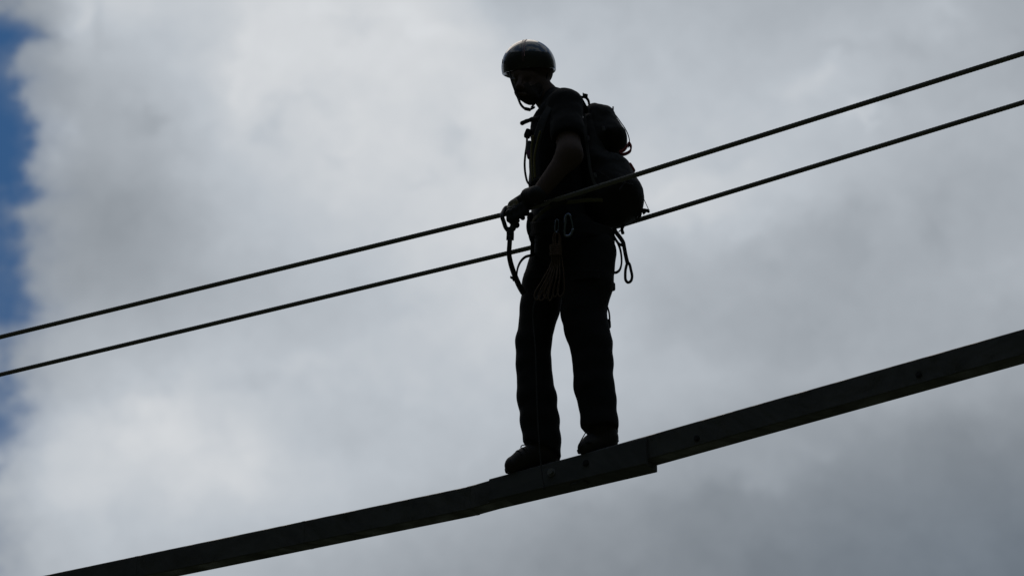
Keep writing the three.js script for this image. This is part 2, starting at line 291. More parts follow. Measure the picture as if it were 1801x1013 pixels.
function cable(label, pts, off, r) {
  const p = pts.map(([x, y]) => onPlane(x, y, off)), far = (a, b, l) => b.clone().add(b.clone().sub(a).normalize().multiplyScalar(l));
  const line = [far(p[1], p[0], 15), p[0], p[1], p[2], far(p[1], p[2], 15)];
  // short bend under the hand instead of a sharp corner
  const a = line[1].clone().lerp(line[2], 0.96), b = line[2].clone().lerp(line[3], 0.04);
  const c = new THREE.CurvePath(); c.add(new THREE.LineCurve3(line[0], a)); c.add(new THREE.QuadraticBezierCurve3(a, line[2], b)); c.add(new THREE.LineCurve3(b, line[4]));
  const lens = c.getCurveLengths(), total = lens[lens.length - 1], strands = 6, pitch = 0.078, P = [], idx = [], SEC = 30, steps = [];
  for (let d = 0; d < total;) { steps.push(d / total); d += d > 14.5 && d < total - 14.5 ? 0.003 : 0.04; }
  steps.push(1); const N = steps.length - 1;
  const base = p[1].clone();
  for (let i = 0; i <= N; i++) {
    const s = steps[i], t = c.getPoint(s), T = c.getTangent(s), S = UP.clone().addScaledVector(T, -T.y).normalize(), Nn = T.clone().cross(S), tw = 2 * Math.PI * s * total / pitch;
    for (let j = 0; j < SEC; j++) { const q = j / SEC * 2 * Math.PI, w = Math.abs(Math.cos((q - tw) * strands / 2)), rr = r * (0.74 + 0.26 * Math.sqrt(w)); P.push(t.x - base.x + (S.x * Math.cos(q) + Nn.x * Math.sin(q)) * rr, t.y - base.y + (S.y * Math.cos(q) + Nn.y * Math.sin(q)) * rr, t.z - base.z + (S.z * Math.cos(q) + Nn.z * Math.sin(q)) * rr); }
  }
  for (let i = 0; i < N; i++) for (let j = 0; j < SEC; j++) { const a = i * SEC + j, b = i * SEC + (j + 1) % SEC; idx.push(a, a + SEC, b, b, a + SEC, b + SEC); }
  const g = new THREE.BufferGeometry(); g.setAttribute('position', new THREE.Float32BufferAttribute(P, 3)); g.setIndex(idx); g.computeVertexNormals();
  const m = new THREE.Mesh(g, M.cable); m.name = numbered('hand_cable'); m.position.copy(base); m.castShadow = m.receiveShadow = true; m.userData = { label, category: 'steel cable' }; scene.add(m);
}
const cableNear = x => x < 934 ? 592.6 - 0.2433 * x : 94 + 0.313 * (1801 - x);
const cableFar = x => x < 1071 ? 658.7 - 0.239 * x : 180.1 + 0.305 * (1801 - x);
cable('upper twisted steel hand cable, passing in front of the walker and under the gloved hand', [[0, cableNear(0)], [934, cableNear(934)], [1801, 94]], GAP, 0.0102);
cable('lower twisted steel hand cable, passing behind the walker and the pack', [[0, cableFar(0)], [1071, cableFar(1071)], [1801, 180.1]], -GAP, 0.0102);

{
  const base = topEdge(985, beamTop(985)), t = thing('foot_beam', 'long dark steel foot beam with a bolted splice sleeve under the boots', 'steel beam', base);
  const ext = (p, q, l) => q.clone().add(q.clone().sub(p).normalize().multiplyScalar(l));
  const A = topEdge(60, beamTop(60)), K = topEdge(818, beamTop(818)), Z = topEdge(1801, beamTop(1801)), L = ext(K, A, 16), R = ext(K, Z, 16);
  const c = 0.003, sec = (p, h = BH, w = BW, o = 0) => { const f = (n, d) => p.clone().addScaledVector(NEAR, -n).addScaledVector(UP, -d); return [f(c, 0), f(0, c), f(0, h - c), f(c, h), f(w - c, h), f(w, h - c), f(w, c), f(w - c, 0)]; };
  const cut = (a, b, n) => Array.from({ length: n + 1 }, (_, i) => a.clone().lerp(b, i / n));
  const wob = (pts, seed) => pts.map((p, i) => p.clone().addScaledVector(UP, i === 0 || i === pts.length - 1 ? 0 : 0.0008 * noise(i * 0.61, seed)));
  part('beam_section', rel(loft(wob(cut(L, K, 60), 3.3).map(p => sec(p)).reverse()), base), M.beam, t);
  part('beam_section', rel(loft(wob(cut(K, R, 60), 8.1).map(p => sec(p)).reverse()), base), M.beam, t);
  // the sleeve: a channel round the joint, straight across the bend, deeper to the right
  const sp = (px, py, h) => { const p = at(px, py, Dc(px) - 0.052); return { p, h }; };
  const s0 = sp(860, 842.2, 0.092), s1 = sp(1136, 768.2, 0.110), cs = 0.004, w = 0.106;
  const ring = ({ p, h }) => { const f = (n, d) => p.clone().addScaledVector(NEAR, -n).addScaledVector(UP, -d); return [f(cs, 0), f(0, cs), f(0, h - cs), f(cs, h), f(w - cs, h), f(w, h - cs), f(w, cs), f(w - cs, 0)]; };
  const mid = k => ({ p: s0.p.clone().lerp(s1.p, k), h: lerp(s0.h, s1.h, k) });
  part('splice_sleeve', rel(loft([1, 0.8, 0.6, 0.4, 0.2, 0].map(k => ring(mid(k)))), base), M.sleeve, t);
  // bolts on the near face
  const dirX = s1.p.clone().sub(s0.p).normalize();
  const bolt = (px, py, off, r, head, m) => {
    const p = onPlane(px, py, off), hex = new THREE.CylinderGeometry(r, r * 1.04, head, 6), wa = new THREE.CylinderGeometry(r * 1.45, r * 1.45, 0.003, 20);
    hex.translate(0, head / 2 + 0.003, 0); wa.translate(0, 0.0015, 0);
    const q = new THREE.Quaternion().setFromUnitVectors(UP, NEAR); [hex, wa].forEach(g => { g.applyQuaternion(q); g.translate(...p.toArray()); });
    part('bolt', [rel(hex, base), rel(wa, base)], m, t);
  };
  const face = px => { const q = mid((px - 860) / 276).p.clone().sub(MID); return q.dot(NEAR) + 0.0005; }, plain = px => topEdge(px, beamTop(px)).sub(MID).dot(NEAR) + 0.0005;
  bolt(970, 831, face(970), 0.0115, 0.011, M.bolt);
  bolt(1031, 815, face(1031), 0.009, 0.006, M.hole);
  bolt(1226, 771, plain(1226), 0.008, 0.004, M.darkMetal);
  bolt(1617, 659, plain(1617), 0.008, 0.004, M.darkMetal);
  // nut plate under the sleeve
  const um = mid((1016 - 860) / 276), u = um.p.clone().addScaledVector(NEAR, -0.03).addScaledVector(UP, -um.h - 0.004), nut = new RoundedBoxGeometry(0.062, 0.016, 0.05, 3, 0.007);
  nut.applyQuaternion(new THREE.Quaternion().setFromUnitVectors(V(1, 0, 0), dirX)); nut.translate(...u.toArray()); part('nut_plate', rel(nut, base), M.sleeve, t);
  // weld collars where lengths of the beam are joined
  for (const px of [236, 530, 822]) {
    const p = topEdge(px, beamTop(px)).addScaledVector(NEAR, 0.0012).addScaledVector(UP, 0.0004), d = ALONG.clone().multiplyScalar(0.007), d2 = K.clone().sub(A).normalize().multiplyScalar(0.014);
    part('weld_seam', rel(loft([sec(p.clone().add(d2), BH + 0.0009, BW + 0.0024), sec(p, BH + 0.0009, BW + 0.0024)]), base), M.beam, t);
  }
}

// ---------------------------------------------------------------- the walker
const FOOT = beamAt.clone().addScaledVector(NEAR, -BW / 2);                     // on the beam, between the boots
const B = (px, py, s = 0) => { const d = ray(px, py); return camera.position.clone().addScaledVector(d, (FOOT.z + s - camera.position.z) / d.z); };
const pxm = p => { const v = p.clone().sub(camera.position); return (v.y * sinP - v.z * cosP) / F; };   // metres per pixel at a point
const C = (x, y, s, r, x2, y2, s2, r2, o = {}) => { const a = B(x, y, s).sub(FOOT), k = pxm(a.clone().add(FOOT)); if (x2 === undefined) return { a, ra: r * k, ...o }; const b = B(x2, y2, s2).sub(FOOT); return { a, b, ra: r * k, rb: r2 * pxm(b.clone().add(FOOT)), ...o }; };
const chain = (pts, o = {}) => pts.slice(1).map((q, i) => C(pts[i][0], pts[i][1], pts[i][2], pts[i][3], q[0], q[1], q[2], q[3], o));
const L = (x, y, s) => B(x, y, s).sub(FOOT);
const planeFrom = (p, q) => { const a = L(...p), b = L(...q), d = b.clone().sub(a).normalize(), n = d.clone().cross(V(0, 0, 1)).normalize(); return v => 0; };

const person = thing('person', 'person in black T-shirt and dark trousers standing on the foot beam, gloved hand on cable', 'person', FOOT.clone());

const frontLeg = [[972, 440, -0.05, 36], [957, 500, -0.055, 38], [950, 540, -0.055, 35], [938.5, 600, -0.05, 31], [938, 640, -0.05, 30.5], [944, 700, -0.05, 34.5], [949.5, 740, -0.05, 34], [954, 775, -0.05, 32.5], [957, 812, -0.05, 31]];
const rearLeg = [[1032, 445, 0.05, 50], [1034, 500, 0.06, 43.5], [1027, 550, 0.06, 40], [1032, 580, 0.065, 39], [1040, 605, 0.07, 37], [1043, 640, 0.07, 35.5], [1045, 680, 0.07, 35.5], [1051, 708, 0.07, 33.5], [1055, 745, 0.07, 32.5], [1056, 772, 0.07, 32]];
const thin = (leg, m) => leg.map(([x, y, s, r]) => [x, y, s, r * m]);

// body: one continuous skin
{
  const SK = 0.022;
  const torso = [C(985, 215, 0, 34, 985, 340, 0, 38, { z: 1.45 }), C(992, 420, 0, 36, 1002, 450, 0, 38, { z: 1.2 })];
  const armN = [[995, 190, 0.165, 24], [1002, 272, 0.255, 21], [948, 340, 0.245, 13.5]], armF = [[985, 250, -0.165, 24], [1015, 330, -0.235, 19], [992, 402, -0.235, 13]];
  const g1 = solid([...torso, C(961, 168, 0, 20, 976, 192, 0, 25), C(995, 190, 0.165, 24, 985, 250, -0.165, 24), ...chain(armN), ...chain(armF), ...chain(thin(frontLeg.slice(0, 8), 0.72)), ...chain(thin(rearLeg.slice(0, 9), 0.72))], 0.011, 0.035);
  const head = solid([C(931, 118, 0.0, 35), C(946, 126, -0.02, 27), C(926, 143, 0.03, 24), C(941, 150, 0.02, 20), C(926, 160, 0.045, 18), C(933, 169, 0.055, 13), C(914, 132, 0.062, 11, 934, 133, 0.062, 11, { k: 0.012 }),
    C(915, 138, 0.082, 3.6, 912.5, 151, 0.099, 5.2, { k: 0.012 }), C(912.5, 153, 0.092, 4.2, 918, 154, 0.088, 4.2, { k: 0.008 }), C(913, 165, 0.083, 3.4, 924, 166, 0.082, 3.4, { k: 0.008 }),
    C(905, 140, 0.085, 4.5, undefined, 0, 0, 0, { cut: true, k: 0.012 }), C(927, 141, 0.088, 5, undefined, 0, 0, 0, { cut: true, k: 0.012 }),
    C(961, 134, 0.0, 4.5, 958, 146, 0.01, 3.6, { z: 1.4, k: 0.01 }), C(950, 158, -0.005, 22, 961, 170, 0, 21), C(961, 168, 0, 20, 976, 192, 0, 25)], 0.0035, 0.024);
  // near hand: over the cable, four fingers down its outer side, thumb on the inner side
  const cs = x => { return onPlane(x, cableNear(x), GAP).z - FOOT.z; };
  const hand = [], tips = [];
  hand.push(C(948, 340, 0.245, 13.5, 931, 349, cs(931) + 0.03, 12.5), C(931, 349, cs(931) + 0.015, 13, 904, 362, cs(904) + 0.0, 9.5, { z: 1.5 }), C(931, 353, cs(931) + 0.02, 11, 926, 356, cs(926) + 0.0, 9, { z: 1.5 }));
  const finger = [[897, 366, 1.0], [907, 361, 0.95], [916.5, 357, 0.8], [925, 354, 0.5]];
  for (const [fx, fy, l] of finger) {
    const s = cs(fx), cy = cableNear(fx);
    hand.push(...chain([[fx + 3, fy, s + 0.008, 6.4], [fx - 1, fy + 9 * l, s + 0.036, 5.6], [fx, cy + 11.5 * l, s + 0.034, 5.2], [fx + 3, cy + 17 * l, s + 0.012, 4.4]], { k: 0.005 }));
    tips.push(chain([[fx + 1.5, cy + 14 * l, s + 0.025, 5.3], [fx + 3, cy + 17 * l, s + 0.012, 4.4]]));
  }
  hand.push(...chain([[925, 358, cs(925) - 0.01, 7], [908, 371, cs(908) - 0.026, 5.6], [903, 386, cs(903) - 0.014, 5], [908.5, 396, cs(905) + 0.004, 4.6]], { k: 0.006 }));
  const handN = solid(hand, 0.0026, 0.012);
  const csf = x => { return onPlane(x, cableFar(x), -GAP).z - FOOT.z; };
  const handF = []; handF.push(C(992, 402, -0.235, 13, 985, 410, csf(985), 11), C(985, 410, csf(985), 11, 962, 414, csf(962), 9));
  for (let i = 0; i < 4; i++) { const fx = 958 + i * 9.5, s = csf(fx), cy = cableFar(fx); handF.push(...chain([[fx + 2, cy - 13, s, 6], [fx, cy - 3, s - 0.034, 5.4], [fx, cy + 9, s - 0.026, 5], [fx + 1, cy + 13, s + 0.002, 4.4]], { k: 0.005 })); }
  handF.push(...chain([[985, 412, csf(985) + 0.012, 6.5], [972, 424, csf(972) + 0.028, 5.4], [966, 436, csf(966) + 0.02, 4.8]], { k: 0.006 }));
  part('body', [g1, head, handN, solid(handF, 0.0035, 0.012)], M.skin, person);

  // gloves: the same hands a little thicker, without the fingertips
  const fat = list => list.map(p => ({ ...p, ra: p.ra + 0.0022, rb: (p.rb ?? p.ra) + 0.0022 }));
  const gl = field(fat(hand), 0.012), tf = field(tips.flat(), 0.002);
  const glove = part('glove', surfaceNets((x, y, z) => Math.max(gl(x, y, z), 0.0035 - tf(x, y, z)), bounds(hand, 0.012), 0.0026), M.glove, person);
  part('knuckle_pad', solid([C(894, 362, cs(894) + 0.03, 7, 909, 356, cs(909) + 0.034, 7)], 0.0026, 0.01, (d, x, y, z) => Math.max(d, gl(x, y, z) - 0.0024)), M.glovePatch, glove, 'pale grey pad on the back of the glove');
  const cuff = field(fat([C(944, 343, 0.245, 16.2, 930, 345, cs(930) + 0.035, 14)]), 0.01);
  part('cuff', surfaceNets((x, y, z) => cuff(x, y, z) + 0.0008 * Math.sin(x * 900), bounds([C(944, 343, 0.245, 17, 930, 345, cs(930) + 0.035, 15)], 0.012), 0.003), M.glove, glove);
  // beard and eyes
  part('beard', solid([C(926, 162, 0.05, 17.5), C(934, 171, 0.056, 14), C(914, 161, 0.06, 9), C(940, 158, 0.03, 18)], 0.003, 0.02, (d, x, y, z) => d + 0.0016 * noise(x * 160, y * 160, z * 160)), M.beard, person);
  for (const [x, y, s] of [[905.5, 140.5, 0.056], [927, 141.5, 0.058]]) { const e = new THREE.SphereGeometry(0.0115, 14, 10); e.translate(...L(x, y, s).toArray()); part('eye', e, M.eye, person); }

  // T-shirt
  const shirtP = [C(978, 226, 0, 45, 980, 330, 0, 46, { z: 1.4 }), C(980, 330, 0, 46, 985, 405, 0, 51, { z: 1.3 }), C(993, 185, 0.155, 29, 983, 246, -0.155, 30), C(976, 178, 0.02, 25, 988, 185, 0.06, 29),
    ...chain([[995, 187, 0.165, 29.5], [999, 232, 0.215, 28], [1001, 262, 0.245, 28]]), ...chain([[985, 250, -0.17, 28], [1003, 295, -0.2, 26]]), C(948, 270, 0.02, 14, 950, 320, 0.02, 15, { z: 2 })];
  const cutA = L(1001, 246, 0.23), cutN = L(1001, 190, 0.17).sub(L(1002, 272, 0.255)).normalize(), hem = L(985, 412, 0).y;
  part('t_shirt', solid(shirtP, 0.0075, 0.03, (d, x, y, z) => {
    let e = d + 0.0035 * noise(x * 11 + y * 9, y * 14 - x * 6, z * 10) + 0.002 * noise(x * 30, y * 34, z * 30);
    const v = (x - cutA.x) * cutN.x + (y - cutA.y) * cutN.y + (z - cutA.z) * cutN.z;
    const near = smooth(0.10, 0.17, z) * smooth(hem + 0.05, hem + 0.2, y); if (near > 0.5 && v < 0.06) e = Math.max(e, -v + 0.0012);
    return Math.max(e, hem - y);
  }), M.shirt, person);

  // trousers, a leg each side of one seat
  const seat = [C(1005, 425, 0, 52, 1005, 455, 0, 50, { z: 1.2 }), C(985, 405, 0, 46, 992, 430, 0, 54, { z: 1.25 }), C(1053, 445, 0.02, 32, 1045, 475, 0.03, 36, { z: 1.4 })];
  const hemF = [L(920, 777.5, -0.05), L(990, 809, -0.05)], hemR = [L(1022, 751, 0.07), L(1036, 758, 0.07), L(1089, 753, 0.07)];
  const below = (a, b, x, y) => { const dx = b.x - a.x, dy = b.y - a.y, l = Math.hypot(dx, dy); return -((x - a.x) * dy * -1 + (y - a.y) * dx) / l; };
  const midX = L(997, 700, 0).x, crotch = L(985, 560, 0).y;
  part('trousers', solid([...seat, ...chain(frontLeg, { k: 0.014 }), ...chain(rearLeg, { k: 0.014 })], 0.0075, 0.02, (d, x, y, z) => {
    const knee = Math.exp(-(((y - 0.42) / 0.16) ** 2)), ank = Math.exp(-(((y - 0.14) / 0.14) ** 2));
    let e = d + 0.0022 * noise(x * 12 + y * 5, y * 11 - x * 7, z * 12) + (0.0018 * knee + 0.0026 * ank) * noise(x * 9 + y * 11, y * 17 + x * 19, z * 9) + 0.003 * (knee + ank) * Math.max(0, noise(x * 7 - y * 9 + 4, y * 15 - x * 11, z * 8));
    if (y < crotch) { const q = x < midX ? below(hemF[0], hemF[1], x, y) : Math.max(-9, Math.min(below(hemR[0], hemR[1], x, y), 9), x > hemR[1].x ? below(hemR[1], hemR[2], x, y) : -9); e = Math.max(e, q); }
    return e;
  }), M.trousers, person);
}
// boots
function boot(pts, soleA, soleB, width, laces, extra = []) {
  const upper = part('boot', solid([...chain(pts), ...extra.map(e => C(...e))], 0.0045, 0.022, (d, x, y, z) => d + 0.0012 * noise(x * 40, y * 40, z * 40)), M.boot, person);
  const a = L(...soleA), b = L(...soleB), f = b.clone().sub(a), len = f.length(), sh = new THREE.Shape();
  const w = width / 2, q = [[0, 0.7], [0.04, 0.95], [0.2, 0.9], [0.45, 0.8], [0.68, 1.05], [0.85, 0.95], [0.97, 0.5], [1, 0]];
  sh.setFromPoints(new THREE.SplineCurve([...q, ...q.slice(0, -1).reverse().map(([u, v]) => [u, -v])].map(([u, v]) => new THREE.Vector2(u * len, v * w))).getPoints(40));
  const g = new THREE.ExtrudeGeometry(sh, { depth: 0.010, bevelEnabled: true, bevelSize: 0.003, bevelThickness: 0.003, bevelSegments: 2, steps: 1 });
  const X = f.clone().normalize(), Z = UP.clone().addScaledVector(X, -X.y).normalize(), Y = Z.clone().cross(X);
  g.applyMatrix4(new THREE.Matrix4().makeBasis(X, Y, Z).setPosition(a.clone().addScaledVector(Z, 0.003)));
  part('sole', g, M.sole, upper);
  for (const l of laces) part('lace', cord(l.map(p => L(...p)), 0.0022, false, 0, 6), M.strap, upper);
  return upper;
}
boot([[904, 817, -0.055, 15], [922, 808, -0.055, 17.5], [945, 798, -0.05, 20], [958, 788, -0.05, 23], [957, 770, -0.05, 24]], [984, 810, -0.062], [890, 831.5, -0.075], 0.076,
  [[[907, 795, -0.04], [910, 792.5, -0.03], [914, 794, -0.015], [918, 800, -0.005]], [[914, 790.5, -0.05], [918, 788, -0.03], [923, 790, -0.01], [929, 797, 0.002]], [[916, 786.5, -0.05], [918, 783.5, -0.03], [925, 783, -0.01], [934, 788, 0.004]]], [[963, 800, -0.05, 20], [902, 821, -0.06, 12, 935, 816, -0.06, 12]]);
boot([[1030, 788, 0.09, 14], [1041, 783, 0.08, 17], [1056, 776, 0.06, 21], [1062, 768, 0.055, 23], [1058, 750, 0.065, 24]], [1082, 781.5, 0.02], [1020, 796, 0.085], 0.076,
  [[[1032, 758, 0.07], [1026, 768, 0.085], [1021, 777, 0.10], [1017.5, 785, 0.115], [1019, 788, 0.12], [1025, 782, 0.12]], [[1028, 780, 0.115], [1034, 778, 0.125], [1042, 780, 0.12]], [[1031, 772, 0.105], [1038, 770, 0.115], [1046, 772, 0.11]]], [[1065, 776, 0.05, 19.5]]);

{ const q = new RoundedBoxGeometry(0.010, 0.028, 0.022, 2, 0.003); q.translate(...L(1085, 755, 0.06).toArray()); part('pull_tab', q, M.boot, person.children[person.children.length - 1]); }

// ---------------------------------------------------------------- helmet
{
  const c = B(929, 117.5, 0.005), t = thing('climbing_helmet', 'glossy black half-shell climbing helmet with a thin maroon stripe, worn by the walker', 'helmet', c);
  const k = pxm(c), a = 48.2 * k, b = 48.6 * k, l = 0.121;
  const yaw = -0.20, fwd = V(Math.sin(yaw), -0.40, Math.cos(yaw)).normalize(), roll = 0.02;
  const up0 = V(0, 1, 0).addScaledVector(fwd, -fwd.y).normalize(), rt0 = up0.clone().cross(fwd).normalize();
  const rt = rt0.clone().multiplyScalar(Math.cos(roll)).addScaledVector(up0, Math.sin(roll)), up = fwd.clone().cross(rt).normalize();
  const pt = (th, ph, s) => { const x = Math.sin(th) * Math.sin(ph) * (a + s), y = Math.cos(th) * (b + s) * (y => 1)(), z = Math.sin(th) * Math.cos(ph) * (l + s); return V(0, 0, 0).addScaledVector(rt, x).addScaledVector(up, y).addScaledVector(fwd, z - 0.012); };
  const rim = ph => { const f = Math.cos(ph), sd = Math.sin(ph); return 1.80 + 0.06 * sd * sd - 0.06 * Math.max(0, f) ** 2 + 0.10 * Math.max(0, -f) + (sd < 0 ? -0.12 * sd * sd : -0.12 * sd * sd); };
  const NP = 72, NT = 26, P = [], idx = [];
  const ringOf = (fth, s) => { for (let i = 0; i < NP; i++) { const ph = i / NP * 2 * Math.PI; P.push(pt(fth * rim(ph), ph, s)); } };
  for (let j = 0; j <= NT; j++) ringOf(0.004 + 0.996 * j / NT, 0);
  ringOf(1.008, -0.0015); ringOf(1.01, -0.006);
  for (let j = NT; j >= 0; j--) ringOf(0.004 + 0.996 * j / NT, -0.016);
  const rows = P.length / NP;
  for (let j = 0; j < rows - 1; j++) for (let i = 0; i < NP; i++) { const p = j * NP + i, q = j * NP + (i + 1) % NP; idx.push(p, p + NP, q, q, p + NP, q + NP); }
  const g = new THREE.BufferGeometry(); g.setAttribute('position', new THREE.Float32BufferAttribute(P.flatMap(p => p.toArray()), 3)); g.setIndex(idx); g.computeVertexNormals();
  const shell = part('shell', g, M.helmet, t);
  const band = (x0, x1, t0, t1, s) => { const n = 40, Q = [], ii = []; for (let j = 0; j <= n; j++) for (let i = 0; i < 4; i++) { const u = lerp(t0, t1, j / n), xx = [x0, x0, x1, x1][i], d = (i === 0 || i === 3) ? s - 0.002 : s; const y = Math.cos(u), z = Math.sin(u), w = Math.sqrt(Math.max(0, 1 - (xx / a) ** 2)); Q.push(V(0, 0, 0).addScaledVector(rt, xx).addScaledVector(up, y * (b + d) * w).addScaledVector(fwd, z * (l + d) * w - 0.012)); } for (let j = 0; j < n; j++) for (let i = 0; i < 3; i++) { const p = j * 4 + i; ii.push(p, p + 4, p + 1, p + 1, p + 4, p + 5); } const q = new THREE.BufferGeometry(); q.setAttribute('position', new THREE.Float32BufferAttribute(Q.flatMap(p => p.toArray()), 3)); q.setIndex(ii); q.computeVertexNormals(); return q; };
  part('stripe', band(-0.005, 0.0045, -1.3, 1.5, 0.0012), M.stripe, shell);
  part('pinstripe', band(0.0055, 0.0075, -1.3, 1.3, 0.0014), M.pink, shell, 'pale pink line beside the stripe');
  part('pinstripe', band(-0.0085, -0.0075, -1.3, 1.3, 0.0014), M.stripe, shell);
  const HL = (x, y, s) => B(x, y, s).sub(c);
  // lamp clips at the sides
  for (const [x, y, s] of [[901, 90, 0.075], [966, 93, 0.045], [884, 108, 0.05]]) { const q = new RoundedBoxGeometry(0.004, 0.016, 0.01, 2, 0.0018); q.translate(...HL(x, y, s).toArray()); part('lamp_clip', q, M.greyStrap, t); }
  part('chin_strap', [webbing([HL(896, 127, 0.05), HL(900.5, 143, 0.07), HL(906.5, 160, 0.08), HL(911.5, 173, 0.085), HL(916, 183.5, 0.085), HL(922, 190, 0.08), HL(931, 192.5, 0.065), HL(940, 189, 0.05)], 0.012, 0.006, V(0.3, 0.1, 1)), webbing([HL(962, 128, 0.02), HL(957, 150, 0.045), HL(947, 172, 0.06), HL(935, 189, 0.065)], 0.014, 0.003, V(0.7, 0, 0.5))], M.strap, t);
  const bk = new RoundedBoxGeometry(0.028, 0.013, 0.012, 2, 0.004); bk.rotateZ(-0.25); bk.translate(...HL(928, 192, 0.075).toArray()); part('buckle', bk, M.strap, t);
  part('cradle', solid([{ a: HL(950, 126, -0.03), b: HL(962, 128, -0.03), ra: 0.017 }, { a: HL(962, 128, -0.03), ra: 0.017 }], 0.005, 0.01), M.foam, t);
}

// ---------------------------------------------------------------- backpack
{
  const base = B(1075, 400, 0), t = thing('backpack', 'full black two-lobed backpack worn on the walker\'s back, dangling straps and a red loop', 'backpack', base);
  const Q = (x, y, s, r, x2, y2, s2, r2, o) => { const p = C(x, y, s, r, x2, y2, s2, r2, o); p.a = p.a.clone().add(FOOT).sub(base); if (p.b) p.b = p.b.clone().add(FOOT).sub(base); return p; };
  const pt = (x, y, s) => B(x, y, s).sub(base);
  const zz = { z: 1.9 };
  const wr = (d, x, y, z) => d + 0.003 * noise(x * 16 + y * 9, y * 19, z * 14) + 0.0012 * noise(x * 52, y * 52, z * 46);
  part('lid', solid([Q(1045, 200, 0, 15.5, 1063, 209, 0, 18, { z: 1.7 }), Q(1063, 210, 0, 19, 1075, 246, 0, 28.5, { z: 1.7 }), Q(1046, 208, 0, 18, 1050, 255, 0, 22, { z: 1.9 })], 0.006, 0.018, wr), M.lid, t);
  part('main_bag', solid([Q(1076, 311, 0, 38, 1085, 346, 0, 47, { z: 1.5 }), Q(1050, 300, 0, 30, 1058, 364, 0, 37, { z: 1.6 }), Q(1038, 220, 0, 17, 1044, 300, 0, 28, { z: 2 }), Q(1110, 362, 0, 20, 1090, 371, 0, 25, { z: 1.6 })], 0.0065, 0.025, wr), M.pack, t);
  part('shoulder_strap', [webbing([pt(1028, 200, 0.12), pt(1021, 186, 0.135), pt(1008, 168, 0.15), pt(988, 165, 0.17), pt(964, 195, 0.19), pt(948, 235, 0.17), pt(941, 275, 0.15), pt(943, 318, 0.15)], 0.05, 0.009, V(1, 0.2, 0.9)),
    webbing([pt(943, 318, 0.15), pt(975, 345, 0.20), pt(1030, 340, 0.18)], 0.02, 0.003, V(0, 1, 0.3))], M.strap, t);
  part('strap_edging', [cord([pt(950, 232, 0.205), pt(944, 255, 0.19), pt(940, 280, 0.183), pt(941, 312, 0.18)], 0.0045), cord([pt(938, 240, 0.16), pt(935.5, 262, 0.145), pt(936, 290, 0.14), pt(938, 318, 0.14)], 0.006)], M.olive, t, 'olive yellow edging of the shoulder strap');
  part('shoulder_strap', webbing([pt(1030, 235, -0.13), pt(1000, 205, -0.15), pt(975, 215, -0.16), pt(950, 262, -0.12), pt(944, 300, -0.10)], 0.05, 0.009, V(1, 0.2, -0.9)), M.strap, t);
  part('load_lifter', [webbing([pt(1000, 159, 0.16), pt(1012, 164.5, 0.15), pt(1021, 170.5, 0.14), pt(1030, 171, 0.135), pt(1035, 177, 0.13), pt(1036.5, 184, 0.12)], 0.016, 0.0052, V(0.2, 0.1, 1))], M.strap, t);
  const bk = new RoundedBoxGeometry(0.020, 0.014, 0.022, 2, 0.003); bk.rotateZ(-0.2); bk.translate(...pt(1029.5, 169, 0.138).toArray()); part('ladder_buckle', bk, M.strap, t);
  const tab = new RoundedBoxGeometry(0.004, 0.011, 0.018, 2, 0.0015); tab.rotateZ(0.2); tab.translate(...pt(1026, 166.5, 0.14).toArray()); part('strap_tail', tab, M.strap, t);
  part('side_strap', [webbing([pt(1028, 200, 0.15), pt(1031, 240, 0.155), pt(1035, 275, 0.16), pt(1040, 305, 0.165), pt(1050, 332, 0.17)], 0.012, 0.003, V(1, 0, 0.3))], M.greyStrap, t, 'grey side strap between pack and shoulder');
  for (const [x, y] of [[1034.5, 243], [1047, 308], [1062, 226]]) { const q = new RoundedBoxGeometry(0.012, 0.022, 0.006, 2, 0.002); q.rotateZ(0.2); q.translate(...pt(x, y, x > 1060 ? 0.145 : 0.172).toArray()); part('strap_slider', q, M.greyStrap, t); }
  part('pull_tab', [webbing([pt(1078.5, 188.5, 0.04), pt(1078.5, 196, 0.06), pt(1078, 206, 0.075)], 0.008, 0.006, V(0, 0, 1))], M.greyStrap, t);
  part('bungee_cord', [cord([pt(1080, 199, 0.05), pt(1085, 205, 0.05), pt(1092, 215, 0.05), pt(1100, 226.5, 0.05), pt(1106, 240, 0.05), pt(1107.5, 250, 0.05), pt(1106, 259, 0.05)], 0.0021)], M.strap, t);
  part('red_loop', [webbing([pt(1106.5, 252, 0.05), pt(1110, 258, 0.05), pt(1109, 265, 0.05), pt(1102, 270, 0.05), pt(1093.5, 271.5, 0.05), pt(1090, 268, 0.05), pt(1098, 264, 0.05), pt(1104, 256, 0.05)], 0.016, 0.0065, V(0.1, 0.4, 1), true)], M.red, t, 'dark red webbing loop on the pack');
  part('logo_patch', [solid([Q(1108, 290, 0.06, 4, 1114, 300, 0.05, 4, { z: 1.4 })], 0.003, 0.01)], M.red, t, 'small dark red patch');
  part('seam', [cord([pt(1050, 300, 0.176), pt(1080, 318, 0.185), pt(1100, 322, 0.175), pt(1122, 326, 0.10)], 0.0028), cord([pt(1104, 308, 0.17), pt(1098, 322, 0.185), pt(1090, 334, 0.19)], 0.004)], M.strap, t);
  part('hip_belt', [webbing([pt(1060, 352, 0.17), pt(1035, 352, 0.20), pt(1008, 355, 0.215), pt(985, 357, 0.21), pt(962, 367, 0.19), pt(948, 378, 0.15), pt(938, 388, 0.09), pt(935, 396, 0.0)], 0.015, 0.005, V(0, 1, 0.25))], M.oliveDark, t, 'olive hip belt of the pack');
  part('belt_pocket', solid([Q(992, 352, 0.212, 8, 975, 358, 0.212, 9, { z: 0.8 })], 0.004, 0.01), M.strap, t);
